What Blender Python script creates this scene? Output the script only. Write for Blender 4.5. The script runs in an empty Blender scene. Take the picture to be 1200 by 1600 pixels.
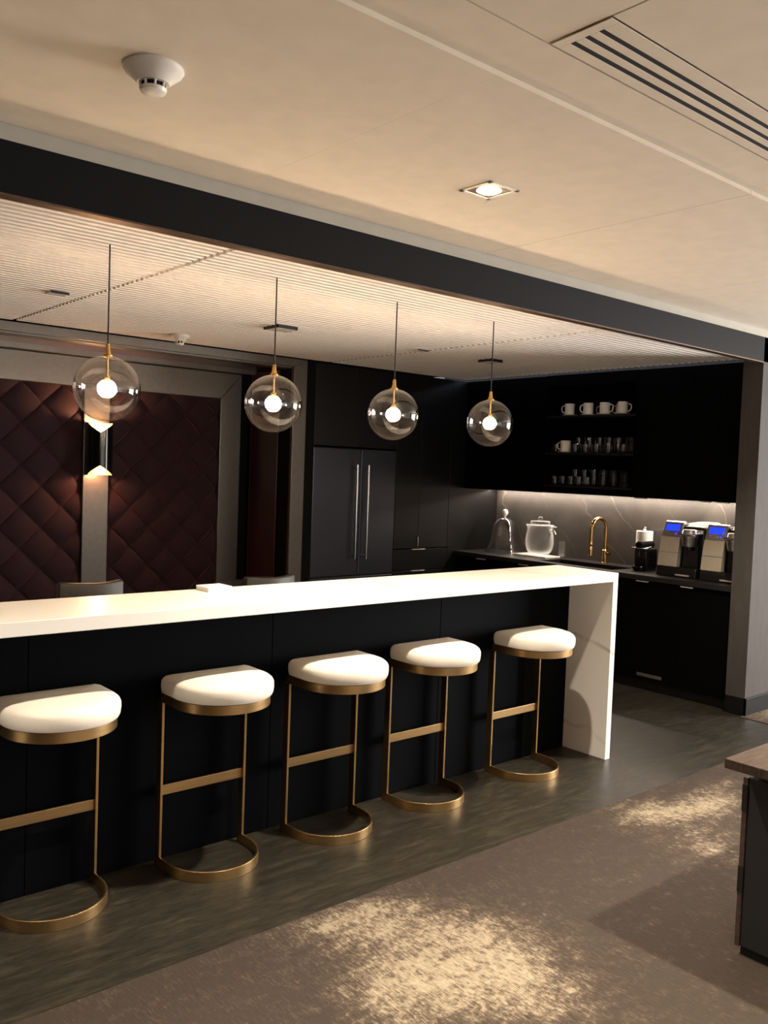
import bpy, bmesh, math, random
from mathutils import Vector, Matrix
random.seed(7)
C = bpy.context.scene.collection
SC = bpy.context.scene
PI = math.pi

# ------------------------------------------------------------------ camera
F_PX = 1376.1
cam_d = bpy.data.cameras.new('camera'); cam = bpy.data.objects.new('camera', cam_d); C.objects.link(cam)
cam_d.sensor_fit = 'HORIZONTAL'; cam_d.sensor_width = 36.0; cam_d.lens = 36.0 * F_PX / 1200.0
cam_d.clip_start = 0.05; cam_d.clip_end = 100
Fv = Vector((0.64786154, 0.76024798, -0.04794205))
Rv = Vector((0.76175045, -0.646853, 0.03629673))
Uv = Vector((0.00341694, 0.06003513, 0.99819042))
m = Matrix((Rv, Uv, -Fv)).transposed().to_4x4()
m.translation = Vector((-4.25096, -2.91771, 1.60631))
cam.matrix_world = m
SC.camera = cam

# ------------------------------------------------------------------ view / world
SC.view_settings.view_transform = 'Standard'; SC.view_settings.look = 'None'
SC.view_settings.gamma = 1.0; SC.view_settings.use_curve_mapping = False
SC.view_settings.exposure = 1.15
W = bpy.data.worlds.new('world'); SC.world = W; W.use_nodes = True
W.node_tree.nodes['Background'].inputs[0].default_value = (0.75, 0.82, 1.0, 1)
W.node_tree.nodes['Background'].inputs[1].default_value = 0.6

# ------------------------------------------------------------------ lights of the room and added fill
WARM = (1.0, 0.88, 0.72)
def light(name, kind, loc, energy, color=WARM, rot=(0, 0, 0), **kw):
    d = bpy.data.lights.new(name, kind); d.energy = energy; d.color = color
    for k, v in kw.items(): setattr(d, k, v)
    o = bpy.data.objects.new(name, d); o.location = loc; o.rotation_euler = rot; C.objects.link(o); return o
E_DOWN = 150; E_BACK_FILL = 260; E_PEND = 24; E_LED = 15; E_WIN = 270; E_SCONCE = 2.3
DOWNLIGHTS = [(-1.862, -0.642, E_DOWN), (0.60, -0.642, E_DOWN * .75), (-4.30, -0.642, E_DOWN * .5),
              (-1.2, -2.7, E_BACK_FILL), (-3.4, -2.9, E_BACK_FILL), (-2.3, -4.6, E_BACK_FILL)]  # back row unseen, added to bounce light up to the ceiling
for x, y, e in DOWNLIGHTS:
    light('downlight_lamp', 'SPOT', (x, y, 2.620), e, WARM, spot_size=math.radians(106), spot_blend=0.7, shadow_soft_size=0.035)
# daylight through the right wall window; unseen fill light added behind the camera
light('window_daylight', 'AREA', (4.9, -2.9, 1.45), E_WIN, (1.0, 0.96, 0.94), (0, math.radians(90), 0), shape='RECTANGLE', size=1.7, size_y=3.0)
light('window_daylight', 'AREA', (-1.5, -6.4, 1.5), E_WIN * 0.06, (1.0, 0.90, 0.78), (math.radians(90), 0, 0), shape='RECTANGLE', size=5.0, size_y=1.8)

# ------------------------------------------------------------------ material helpers
def lin(c):
    return tuple(((v / 255) / 12.92 if v / 255 <= 0.04045 else ((v / 255 + 0.055) / 1.055) ** 2.4) for v in c) + (1,)
MATS = {}
def mat(name, rgb, rough=0.5, metal=0.0, spec=0.5, coat=0.0, emit=None, estr=0.0):
    M = bpy.data.materials.new(name); M.use_nodes = True
    b = M.node_tree.nodes['Principled BSDF']
    b.inputs['Base Color'].default_value = lin(rgb)
    b.inputs['Roughness'].default_value = rough; b.inputs['Metallic'].default_value = metal
    b.inputs['Specular IOR Level'].default_value = spec; b.inputs['Coat Weight'].default_value = coat
    if emit:
        b.inputs['Emission Color'].default_value = lin(emit); b.inputs['Emission Strength'].default_value = estr
    MATS[name] = M; return M
def N(M, t, **kw):
    n = M.node_tree.nodes.new(t)
    for k, v in kw.items():
        if k in n.inputs: n.inputs[k].default_value = v
        else: setattr(n, k, v)
    return n
def L(M, a, b): M.node_tree.links.new(a, b)
def coords(M, scale=(1, 1, 1), rot=(0, 0, 0)):
    t = N(M, 'ShaderNodeTexCoord'); mp = N(M, 'ShaderNodeMapping')
    mp.inputs['Scale'].default_value = scale; mp.inputs['Rotation'].default_value = rot
    L(M, t.outputs['Object'], mp.inputs['Vector']); return mp.outputs['Vector']
def noise(M, vec, scale=1.0, detail=4, rough=0.5, dist=0.0):
    n = N(M, 'ShaderNodeTexNoise'); n.inputs['Scale'].default_value = scale; n.inputs['Detail'].default_value = detail
    n.inputs['Roughness'].default_value = rough; n.inputs['Distortion'].default_value = dist
    L(M, vec, n.inputs['Vector']); return n.outputs['Fac']
def ramp(M, fac, stops):
    r = N(M, 'ShaderNodeValToRGB'); e = r.color_ramp.elements
    while len(e) < len(stops): e.new(0.5)
    for i, (p, c) in enumerate(stops): e[i].position = p; e[i].color = lin(c) if len(c) == 3 else c
    L(M, fac, r.inputs['Fac']); return r.outputs['Color']
def math_(M, op, a, b=None, c=None):
    n = N(M, 'ShaderNodeMath', operation=op)
    for i, v in enumerate((a, b, c)):
        if v is None: continue
        if isinstance(v, (int, float)): n.inputs[i].default_value = v
        else: L(M, v, n.inputs[i])
    return n.outputs[0]
def mix(M, fac, a, b, mode='MIX'):
    n = N(M, 'ShaderNodeMix', data_type='RGBA', blend_type=mode)
    for s, v in ((n.inputs[0], fac), (n.inputs[6], a), (n.inputs[7], b)):
        if isinstance(v, (int, float)): s.default_value = v
        elif isinstance(v, tuple): s.default_value = lin(v) if len(v) == 3 else v
        else: L(M, v, s)
    return n.outputs[2]
def base(M, col): L(M, col, M.node_tree.nodes['Principled BSDF'].inputs['Base Color'])
def bump(M, h, strength=0.2, dist=0.002):
    b = N(M, 'ShaderNodeBump'); b.inputs['Strength'].default_value = strength; b.inputs['Distance'].default_value = dist
    L(M, h, b.inputs['Height']); L(M, b.outputs['Normal'], M.node_tree.nodes['Principled BSDF'].inputs['Normal'])
def rgh(M, fac): L(M, fac, M.node_tree.nodes['Principled BSDF'].inputs['Roughness'])

# ---- plain and procedural materials
def speck(name, rgb, rough, sc=40, var=0.10, **kw):
    M = mat(name, rgb, rough, **kw)
    v = coords(M); f = noise(M, v, sc, 3)
    lo = tuple(c * (1 - var) for c in rgb); hi = tuple(min(255, c * (1 + var)) for c in rgb)
    base(M, ramp(M, f, [(0.3, lo), (0.7, hi)])); return M
cove_m = speck('cove_paint', (168, 163, 150), 0.85, 12, 0.015)  # grey tone stands in for shade on the white cove
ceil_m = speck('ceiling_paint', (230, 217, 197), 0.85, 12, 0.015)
slat_m = speck('slat_paint', (232, 224, 214), 0.8, 20, 0.015)
slatb_m = mat('slat_backing', (70, 58, 46), 0.9)  # darkened to paint the shade in the slat gaps
fascia_m = speck('fascia_black', (9, 9, 9), 0.7, 15, 0.05, spec=0.15)
bronze_m = speck('bronze_strip', (88, 70, 56), 0.4, 30, 0.08, metal=0.6)
wallp = mat('wall_covering', (124, 116, 110), 0.85)
v = coords(wallp, (6, 6, 2)); f = noise(wallp, v, 3.0, 8, 0.65); f2 = noise(wallp, coords(wallp, (60, 60, 8)), 8, 3)
base(wallp, mix(wallp, 0.4, ramp(wallp, f, [(0.3, (52, 47, 43)), (0.7, (70, 65, 61))]), ramp(wallp, f2, [(0.3, (54, 49, 45)), (0.7, (68, 64, 60))])))
plain_wall = speck('painted_wall', (186, 176, 164), 0.85, 10, 0.02)
bb_m = mat('baseboard_black', (9, 9, 10), 0.5, spec=.25)

floor_m = mat('vinyl_plank', (80, 74, 62), 0.42, spec=0.4)
v = coords(floor_m, (1.6, 9, 1)); f = noise(floor_m, v, 3.2, 12, 0.74, 0.2)
v2 = coords(floor_m, (4, 24, 1)); f2 = noise(floor_m, v2, 4.0, 6, 0.75)
br = N(floor_m, 'ShaderNodeTexBrick'); br.inputs['Scale'].default_value = 1.0; br.inputs['Mortar Size'].default_value = 0.0012
br.inputs['Brick Width'].default_value = 1.22; br.inputs['Row Height'].default_value = 0.18; br.offset = 0.37
br.inputs['Color1'].default_value = (0.36, 0.36, 0.36, 1); br.inputs['Color2'].default_value = (0.62, 0.62, 0.62, 1); br.inputs['Mortar'].default_value = (0.40, 0.40, 0.40, 1)
L(floor_m, coords(floor_m), br.inputs['Vector'])
c1 = ramp(floor_m, f, [(0.34, (20, 18, 13)), (0.5, (36, 33, 26)), (0.64, (62, 57, 46))])
c2 = mix(floor_m, 0.42, c1, ramp(floor_m, f2, [(0.36, (20, 18, 14)), (0.64, (56, 51, 42))]))
base(floor_m, mix(floor_m, 0.55, c2, br.outputs['Color'], 'OVERLAY'))
bump(floor_m, f2, 0.15, 0.001)

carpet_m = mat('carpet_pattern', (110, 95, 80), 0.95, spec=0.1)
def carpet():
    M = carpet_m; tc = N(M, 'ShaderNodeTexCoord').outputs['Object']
    tot = None  # pale blobs: woven pattern, with pools of lamp and daylight painted in
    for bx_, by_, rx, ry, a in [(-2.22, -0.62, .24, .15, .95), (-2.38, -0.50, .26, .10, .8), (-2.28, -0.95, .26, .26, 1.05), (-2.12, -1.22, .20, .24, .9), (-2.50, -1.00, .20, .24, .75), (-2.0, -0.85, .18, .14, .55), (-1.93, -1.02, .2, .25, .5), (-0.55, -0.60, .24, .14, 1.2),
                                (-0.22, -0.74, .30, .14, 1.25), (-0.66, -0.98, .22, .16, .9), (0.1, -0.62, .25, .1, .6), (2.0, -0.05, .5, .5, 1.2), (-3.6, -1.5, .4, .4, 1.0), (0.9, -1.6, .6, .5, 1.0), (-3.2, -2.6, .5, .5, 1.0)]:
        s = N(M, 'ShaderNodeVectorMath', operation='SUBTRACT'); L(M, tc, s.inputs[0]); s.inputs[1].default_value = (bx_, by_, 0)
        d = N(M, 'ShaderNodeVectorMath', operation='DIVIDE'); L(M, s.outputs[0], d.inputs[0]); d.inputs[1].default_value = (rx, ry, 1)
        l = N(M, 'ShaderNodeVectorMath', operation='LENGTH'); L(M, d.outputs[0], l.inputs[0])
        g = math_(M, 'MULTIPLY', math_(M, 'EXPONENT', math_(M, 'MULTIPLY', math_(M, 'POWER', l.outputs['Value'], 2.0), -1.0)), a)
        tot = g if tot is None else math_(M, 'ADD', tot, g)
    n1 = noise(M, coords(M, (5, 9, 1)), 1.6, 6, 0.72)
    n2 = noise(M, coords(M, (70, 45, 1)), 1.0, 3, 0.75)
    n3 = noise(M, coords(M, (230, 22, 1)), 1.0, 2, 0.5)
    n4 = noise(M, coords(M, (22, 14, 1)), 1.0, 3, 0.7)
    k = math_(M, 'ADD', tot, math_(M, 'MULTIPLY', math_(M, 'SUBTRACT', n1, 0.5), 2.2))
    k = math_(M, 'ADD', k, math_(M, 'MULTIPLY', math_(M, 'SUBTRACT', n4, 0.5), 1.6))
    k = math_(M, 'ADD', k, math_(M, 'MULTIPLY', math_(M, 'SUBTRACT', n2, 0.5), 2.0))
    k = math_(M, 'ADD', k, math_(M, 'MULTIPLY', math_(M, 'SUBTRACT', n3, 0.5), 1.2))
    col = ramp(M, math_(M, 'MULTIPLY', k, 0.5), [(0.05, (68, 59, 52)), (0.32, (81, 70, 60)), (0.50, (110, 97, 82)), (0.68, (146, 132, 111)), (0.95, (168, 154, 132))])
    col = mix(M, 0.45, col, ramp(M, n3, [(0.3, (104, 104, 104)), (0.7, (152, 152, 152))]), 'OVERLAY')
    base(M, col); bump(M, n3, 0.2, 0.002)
carpet()

dark_m = mat('black_oak', (7, 8, 10), 0.7, spec=0.05)
v = coords(dark_m, (30, 30, 2.2)); f = noise(dark_m, v, 4, 8, 0.7, 0.6)
base(dark_m, ramp(dark_m, f, [(0.3, (2, 3, 5)), (0.75, (6, 8, 11))])); bump(dark_m, f, 0.25, 0.001)
cab_m = mat('black_cabinet_wood', (17, 17, 17), 0.34, spec=0.45)
v = coords(cab_m, (28, 28, 1.6)); f = noise(cab_m, v, 4, 8, 0.7, 0.6)
base(cab_m, ramp(cab_m, f, [(0.3, (8, 8, 8)), (0.75, (15, 14, 13))])); rgh(cab_m, ramp(cab_m, f, [(0.2, (0.30, 0.30, 0.30, 1)), (0.8, (0.42, 0.42, 0.42, 1))])); bump(cab_m, f, 0.12, 0.001)
matte_m = speck('black_matte_front', (4, 4, 4), 0.8, 30, 0.08, spec=0.04)
marble_m = mat('white_marble', (240, 234, 224), 0.3, spec=0.5)
def marble(M, veins, scale, bgc, rot, wd=1.0):
    v = coords(M, (1, 1, 1), rot)
    w = N(M, 'ShaderNodeTexWave'); w.inputs['Scale'].default_value = scale; w.inputs['Distortion'].default_value = 7.0
    w.inputs['Detail'].default_value = 4; w.inputs['Detail Scale'].default_value = 1.2; L(M, v, w.inputs['Vector'])
    vein = ramp(M, w.outputs['Fac'], [(0.0, veins), (0.012 * wd, tuple((a + b) / 2 for a, b in zip(veins, bgc))), (0.045 * wd, bgc)])
    n = noise(M, v, 2.0, 6, 0.6)
    return mix(M, ramp(M, n, [(0.44, (0, 0, 0)), (0.60, (255, 255, 255))]), bgc, vein)
base(marble_m, marble(marble_m, (196, 184, 168), 0.75, (240, 234, 224), (0.4, 0.7, 0.3), 0.3))
stone_m = mat('dark_stone', (70, 64, 58), 0.5, spec=0.45)
v = coords(stone_m); f = noise(stone_m, v, 2.2, 9, 0.65, 0.8)
vn = marble(stone_m, (92, 84, 75), 1.15, (44, 41, 37), (0.5, 0.2, 0.9), 0.12)
base(stone_m, mix(stone_m, 0.55, ramp(stone_m, f, [(0.34, (26, 24, 22)), (0.66, (66, 60, 54))]), vn))
top_m = mat('dark_worktop', (52, 48, 45), 0.35, spec=0.5)
v = coords(top_m); f = noise(top_m, v, 5, 8, 0.65, 0.5)
vn = marble(top_m, (110, 98, 86), 0.9, (30, 28, 26), (0.9, 0.3, 0.2))
base(top_m, mix(top_m, 0.5, ramp(top_m, f, [(0.3, (18, 17, 16)), (0.7, (33, 31, 28))]), vn))
def brushed(name, rgb, rough=0.32, sc=(4, 4, 300)):
    M = mat(name, rgb, rough, metal=1.0); f = noise(M, coords(M, sc), 2, 3)
    base(M, ramp(M, f, [(0.3, tuple(c * 0.95 for c in rgb)), (0.7, tuple(min(255, c * 1.03) for c in rgb))]))
    rgh(M, ramp(M, f, [(0.2, (rough - .06,) * 3 + (1,)), (0.8, (rough + .08,) * 3 + (1,))])); return M
brass_m = brushed('brushed_brass', (192, 158, 108), 0.34, (3, 3, 260))
gold_m = brushed('polished_gold', (204, 160, 104), 0.2)
pbrass_m = brushed('pendant_brass', (214, 176, 112), 0.25)
chrome_m = brushed('chrome', (205, 203, 200), 0.18)
steel_m = brushed('satin_steel', (186, 182, 176), 0.36, (200, 200, 6))
bsteel_m = brushed('black_stainless', (92, 95, 102), 0.34, (4, 4, 200))
pewter_m = mat('grey_leather_trim', (128, 122, 114), 0.36, spec=0.5, metal=0.75)
f = noise(pewter_m, coords(pewter_m, (5, 5, 5)), 6, 3, 0.5)
base(pewter_m, ramp(pewter_m, f, [(0.3, (117, 113, 107)), (0.7, (125, 121, 115))])); 
velvet_m = mat('burgundy_velvet', (44, 25, 28), 0.8, spec=0.25)
velvet_m.node_tree.nodes['Principled BSDF'].inputs['Sheen Weight'].default_value = 0.5
velvet_m.node_tree.nodes['Principled BSDF'].inputs['Sheen Tint'].default_value = lin((190, 140, 150))
f = noise(velvet_m, coords(velvet_m), 90, 4); base(velvet_m, ramp(velvet_m, f, [(0.3, (40, 22, 28)), (0.7, (48, 27, 33))]))
soffit_m = speck('burgundy_lacquer', (84, 32, 32), 0.16, 60, 0.1)
burg_m = speck('burgundy_leather', (56, 26, 30), 0.35, 60, 0.1)
white_leather = speck('white_leather', (238, 228, 212), 0.5, 120, 0.012, spec=0.4)
grey_leather = speck('grey_chair_leather', (62, 58, 50), 0.45, 60, 0.06)
walnut_m = mat('walnut', (110, 82, 62), 0.4, spec=0.4)
f = noise(walnut_m, coords(walnut_m, (2.0, 34, 10)), 3, 9, 0.7, 0.5)
base(walnut_m, ramp(walnut_m, f, [(0.3, (44, 34, 29)), (0.55, (68, 55, 46)), (0.75, (94, 78, 66))]))
tabledark_m = speck('charcoal_laminate', (27, 28, 28), 0.55, 30, 0.05)
plastic_w = mat('white_plastic', (226, 220, 208), 0.4)
black_p = mat('black_plastic', (16, 16, 17), 0.35)
black_g = mat('black_gloss', (14, 14, 15), 0.12)
slotm = mat('slot_black', (10, 9, 8), 0.9)
ceramic_m = speck('white_ceramic', (226, 220, 210), 0.22, 60, 0.01)
paper_m = speck('white_paper', (244, 241, 234), 0.9, 200, 0.01)
silver_p = speck('silver_plastic', (196, 186, 168), 0.4, 100, 0.02, metal=0.25)
pull_m = mat('pull_metal', (214, 208, 198), 0.42, metal=0.6)
lid_m = mat('bright_silver', (232, 228, 220), 0.35, metal=0.2)  # the knob's own white; on the brewer lid it paints LED glare
cord_m = mat('black_cord', (14, 12, 11), 0.7)
blue_e = mat('blue_screen', (10, 20, 200), 0.2, emit=(20, 40, 255), estr=1.4)
bulb_e = mat('bulb_glow', (255, 240, 220), 0.3, emit=(255, 226, 190), estr=26.0)
lens_e = mat('lamp_lens_glow', (255, 240, 220), 0.3, emit=(255, 224, 180), estr=14.0)
led_e = mat('led_glow', (255, 240, 220), 0.3, emit=(255, 224, 196), estr=5.0)
sconce_in = mat('gold_leaf_glow', (250, 212, 130), 0.45, metal=0.8)
lens_off = mat('frosted_lens', (232, 226, 214), 0.35)
def glass(name, base_f, power, tint=(1, 1, 1), rough=0.0):
    M = bpy.data.materials.new(name); M.use_nodes = True; nt = M.node_tree; nt.nodes.clear()
    o = N(M, 'ShaderNodeOutputMaterial'); t = N(M, 'ShaderNodeBsdfTransparent'); t.inputs[0].default_value = (*tint, 1)
    g = N(M, 'ShaderNodeBsdfGlossy'); g.inputs['Roughness'].default_value = rough
    lw = N(M, 'ShaderNodeLayerWeight'); lw.inputs['Blend'].default_value = 0.5
    f = math_(M, 'ADD', math_(M, 'MULTIPLY', math_(M, 'POWER', lw.outputs['Facing'], power), 1 - base_f), base_f)
    mx = N(M, 'ShaderNodeMixShader'); L(M, f, mx.inputs[0]); L(M, t.outputs[0], mx.inputs[1]); L(M, g.outputs[0], mx.inputs[2])
    L(M, mx.outputs[0], o.inputs[0]); MATS[name] = M; return M
globe_g = glass('smoked_globe_glass', 0.09, 3.0, (0.93, 0.90, 0.87), 0.01)
clear_g = glass('clear_glass', 0.07, 1.7, (0.97, 0.97, 0.96), 0.03)
frost_g = mat('hammered_glass', (235, 235, 232), 0.25, spec=0.5)
nd = frost_g.node_tree
tr = N(frost_g, 'ShaderNodeBsdfTransparent'); mx = N(frost_g, 'ShaderNodeMixShader')
lw = N(frost_g, 'ShaderNodeLayerWeight'); lw.inputs['Blend'].default_value = 0.5
ff = math_(frost_g, 'ADD', math_(frost_g, 'MULTIPLY', noise(frost_g, coords(frost_g), 14, 4), 0.05), math_(frost_g, 'MULTIPLY', math_(frost_g, 'POWER', lw.outputs['Facing'], 2.2), 0.45))
L(frost_g, ff, mx.inputs[0]); L(frost_g, tr.outputs[0], mx.inputs[1]); L(frost_g, nd.nodes['Principled BSDF'].outputs[0], mx.inputs[2]); L(frost_g, mx.outputs[0], nd.nodes['Material Output'].inputs[0])
tumb_g = glass('tumbler_glass', 0.035, 3.4, (0.97, 0.97, 0.96), 0.02)
pane_g = glass('window_glass', 0.04, 5.0)

# ------------------------------------------------------------------ mesh helpers
class MB:
    def __init__(s): s.bm = bmesh.new()
    def box(s, x0, x1, y0, y1, z0, z1):
        x0, x1 = sorted((x0, x1)); y0, y1 = sorted((y0, y1)); z0, z1 = sorted((z0, z1))
        V = [s.bm.verts.new((x, y, z)) for z in (z0, z1) for y in (y0, y1) for x in (x0, x1)]
        for f in ((0, 2, 3, 1), (4, 5, 7, 6), (0, 1, 5, 4), (2, 6, 7, 3), (0, 4, 6, 2), (1, 3, 7, 5)): s.bm.faces.new([V[i] for i in f])
        return s
    def prism(s, pts, axis, a, b):
        """polygon pts in the two other axes (order xy / xz / yz), extruded along axis from a to b"""
        def P(u, w, t): return {'z': (u, w, t), 'y': (u, t, w), 'x': (t, u, w)}[axis]
        A = [s.bm.verts.new(P(u, w, a)) for u, w in pts]; B = [s.bm.verts.new(P(u, w, b)) for u, w in pts]
        n = len(pts); s.bm.faces.new(A); s.bm.faces.new(B[::-1])
        for i in range(n): s.bm.faces.new([A[i], B[i], B[(i + 1) % n], A[(i + 1) % n]])
        return s
    def lathe(s, prof, c=(0, 0, 0), n=32, caps=True):
        rings = []
        for r, z in prof:
            if r < 1e-5: rings.append([s.bm.verts.new((c[0], c[1], c[2] + z))])
            else: rings.append([s.bm.verts.new((c[0] + r * math.cos(2 * PI * i / n), c[1] + r * math.sin(2 * PI * i / n), c[2] + z)) for i in range(n)])
        for a, b in zip(rings, rings[1:]):
            if len(a) == 1 and len(b) == 1: continue
            for i in range(n):
                j = (i + 1) % n
                if len(a) == 1: s.bm.faces.new([a[0], b[j], b[i]])
                elif len(b) == 1: s.bm.faces.new([a[i], a[j], b[0]])
                else: s.bm.faces.new([a[i], a[j], b[j], b[i]])
        if caps:
            if len(rings[0]) > 1: s.bm.faces.new(rings[0][::-1])
            if len(rings[-1]) > 1: s.bm.faces.new(rings[-1])
        return s
    def tube(s, pts, r, n=12, caps=True):
        pts = [Vector(p) for p in pts]; rs = r if isinstance(r, (list, tuple)) else [r] * len(pts)
        t0 = (pts[1] - pts[0]).normalized(); u = t0.orthogonal().normalized(); rings = []
        for i, p in enumerate(pts):
            t = ((pts[min(i + 1, len(pts) - 1)] - pts[max(i - 1, 0)])).normalized()
            u = (u - t * u.dot(t)).normalized(); w = t.cross(u)
            rings.append([s.bm.verts.new(p + (u * math.cos(2 * PI * k / n) + w * math.sin(2 * PI * k / n)) * rs[i]) for k in range(n)])
        for a, b in zip(rings, rings[1:]):
            for k in range(n): s.bm.faces.new([a[k], a[(k + 1) % n], b[(k + 1) % n], b[k]])
        if caps: s.bm.faces.new(rings[0][::-1]); s.bm.faces.new(rings[-1])
        return s
    def strip(s, pts, th, z0, z1):
        """flat bar standing on edge along the xy path pts, th thick to the left of it"""
        P = [Vector((x, y)) for x, y in pts]; ins = []
        for i, p in enumerate(P):
            t = (P[min(i + 1, len(P) - 1)] - P[max(i - 1, 0)]).normalized(); ins.append(p + Vector((-t.y, t.x)) * th)
        q = [[s.bm.verts.new((a.x, a.y, z0)), s.bm.verts.new((a.x, a.y, z1)), s.bm.verts.new((b.x, b.y, z1)), s.bm.verts.new((b.x, b.y, z0))] for a, b in zip(P, ins)]
        for a, b in zip(q, q[1:]):
            for k in range(4): s.bm.faces.new([a[k], a[(k + 1) % 4], b[(k + 1) % 4], b[k]])
        s.bm.faces.new(q[0][::-1]); s.bm.faces.new(q[-1]); return s
    def loft(s, rings, cap0=True, cap1=True):
        R = [[s.bm.verts.new(p) for p in r] for r in rings]
        for a, b in zip(R, R[1:]):
            n = len(a)
            for k in range(n): s.bm.faces.new([a[k], a[(k + 1) % n], b[(k + 1) % n], b[k]])
        if cap0: s.bm.faces.new(R[0][::-1])
        if cap1: s.bm.faces.new(R[-1])
        return s
    def rot(s, M): bmesh.ops.transform(s.bm, matrix=M, verts=s.bm.verts); return s
    def build(s, name, m, parent=None, bevel=0.0, smooth=False, angle=40, sub=0, loc=None, label=None):
        bmesh.ops.recalc_face_normals(s.bm, faces=s.bm.faces)
        me = bpy.data.meshes.new(name); s.bm.to_mesh(me); s.bm.free(); me.materials.append(m)
        o = bpy.data.objects.new(name, me); C.objects.link(o)
        if parent: o.parent = parent
        if loc: o.location = loc
        if bevel:
            b = o.modifiers.new('bevel', 'BEVEL'); b.width = bevel; b.segments = 2; b.limit_method = 'ANGLE'; b.angle_limit = math.radians(35)
        if sub:
            u = o.modifiers.new('subd', 'SUBSURF'); u.levels = sub; u.render_levels = sub
        if smooth:
            me.set_sharp_from_angle(angle=math.radians(angle))
            for p in me.polygons: p.use_smooth = True
        if label: o['label'] = label
        return o
def box(name, m, x0, x1, y0, y1, z0, z1, parent=None, bevel=0.0, label=None):
    return MB().box(x0, x1, y0, y1, z0, z1).build(name, m, parent, bevel, label=label)
def tag(o, label, cat, group=None, kind=None):
    o['label'] = label; o['category'] = cat
    if group: o['group'] = group
    if kind: o['kind'] = kind
    return o
def thing(name, label, cat, loc=(0, 0, 0), rz=0.0, group=None):
    o = bpy.data.objects.new(name, None); C.objects.link(o); o.empty_display_size = 0.1
    o.location = loc; o.rotation_euler = (0, 0, rz); return tag(o, label, cat, group)
def struct(o, label, cat): return tag(o, label, cat, kind='structure')
def copy_tree(o, parent=None):
    c = o.copy(); C.objects.link(c)
    if parent: c.parent = parent
    for ch in list(o.children): copy_tree(ch, c)
    return c
def again(o, loc, label, rz=None):
    c = copy_tree(o); c.location = loc; c['label'] = label
    if rz is not None: c.rotation_euler = (0, 0, rz)
    return c

# ------------------------------------------------------------------ dimensions (metres)
ZC = 2.643; ZS = 2.456; YF = 0.0125; YB = 2.892; XS = 1.573; XU = 1.667; XB = 2.139; ZW = 0.877; ZU = 1.465
BAR = 1.07

# ================================================================== SETTING
struct(box('floor', floor_m, -6, 5, -6.5, 3.7, -0.05, 0.0), 'dark olive brown vinyl plank floor around the bar', 'floor')
b = MB(); b.box(-6, 5, -6.5, -0.431, 0.0, 0.004); b.box(1.515, 5, -0.431, YF, 0.0, 0.004)
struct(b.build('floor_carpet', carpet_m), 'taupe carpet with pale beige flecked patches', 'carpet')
# main ceiling: panels with thin joints
b = MB(); xs_ = [-6, -3.87, -2.53, -1.19, 0.15, 1.49, 2.83, 5]
for a, c in zip(xs_, xs_[1:]): b.box(a + (.0003 if a == -2.53 else .0015), c - (.0003 if c == -2.53 else .0015), -1.295, YF - .002, ZC, ZC + .05)
b.box(-6, 5, -1.285, YF - .004, ZC + .012, ZC + .06)
ZN = ZC + .014
xn = [-6, -4.0, -2.552, -0.88, 0.8, 2.5, 5]
b.box(-6, 5, -1.474, -1.2955, ZN, ZN + .015)
for a, c in zip(xn, xn[1:]):
    if a == -2.552: b.box(a + .003, c - .003, -2.9, -1.662, ZN, ZN + .015)
    else: b.box(a + .003, c - .003, -2.9, -1.480, ZN, ZN + .015)
    b.box(a + .003, c - .003, -6.5, -2.906, ZN, ZN + .015)
b.box(-6, 5, -6.5, -1.296, ZN + .017, ZN + .06)
struct(b.build('ceiling', ceil_m), 'off white painted ceiling with thin panel joints and a shallow step', 'ceiling')
# white coved edge above the black beam, shade put into its colour
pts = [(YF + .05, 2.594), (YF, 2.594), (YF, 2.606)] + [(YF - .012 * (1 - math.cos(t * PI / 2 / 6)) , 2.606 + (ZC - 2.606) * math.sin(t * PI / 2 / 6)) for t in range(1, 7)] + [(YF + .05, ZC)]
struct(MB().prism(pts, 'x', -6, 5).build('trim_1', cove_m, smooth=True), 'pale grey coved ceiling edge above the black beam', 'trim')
struct(box('trim_2', fascia_m, -6, 5, YF, YF + .05, 2.43, 2.594), 'long matte black beam across the ceiling', 'beam')
struct(box('trim_3', bronze_m, -6, XS - .002, YF - .001, YF + .05, 2.4235, 2.43), 'thin bronze strip along the bottom of the black beam', 'trim')
# slatted ceiling
b = MB(); pitch = 0.0525; y = 0.083
joints = [-6, -3.72, -2.44, 0.022, 1.585]
while y < YB - .03:
    for a, c in zip(joints, joints[1:]):
        b.box(a + .012, c - .012, y, y + .027, ZS, ZS + .045)
    y += pitch
slats = b.build('ceiling_slats', slat_m)
struct(slats, 'white slatted ceiling panels over the bar', 'ceiling')
b = MB(); b.box(-6, XS, YF + .05, 3.7, ZS + .048, ZS + .06)
struct(b.build('ceiling_backing', slatb_m), 'pale board above the white ceiling slats', 'ceiling')
# walls
struct(box('wall_back', plain_wall, -6, 2.4, 3.7, 3.8, 0, ZC + .06), 'wall behind the fridge and booth', 'wall')
struct(box('wall_left', fascia_m, -6.1, -6, -6.5, 3.8, 0, ZC + .06), 'dark wall at the left end of the room', 'wall')
b = MB(); b.box(XS, 5, YF, 0.155, 0, 2.594); b.box(XB + .012, XB + .14, 0.155, 3.7, 0, 2.594)
struct(b.build('wall_right', wallp), 'grey brown textured wall end beside the coffee counter', 'wall')
b = MB(); b.box(XS - .014, XS, YF - .014, .150, 0, .122); b.box(XS - .014, 5, YF - .014, YF, 0, .122)
struct(b.build('baseboard_right', bb_m, bevel=.002), 'black baseboard around the grey wall end', 'baseboard')
b = MB(); b.box(5, 5.1, -6.5, YF, 0, .6); b.box(5, 5.1, -6.5, YF, 2.3, ZC + .06); b.box(5, 5.1, -6.5, -4.4, .6, 2.3); b.box(5, 5.1, -1.4, YF + .1, .6, 2.3)
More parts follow.
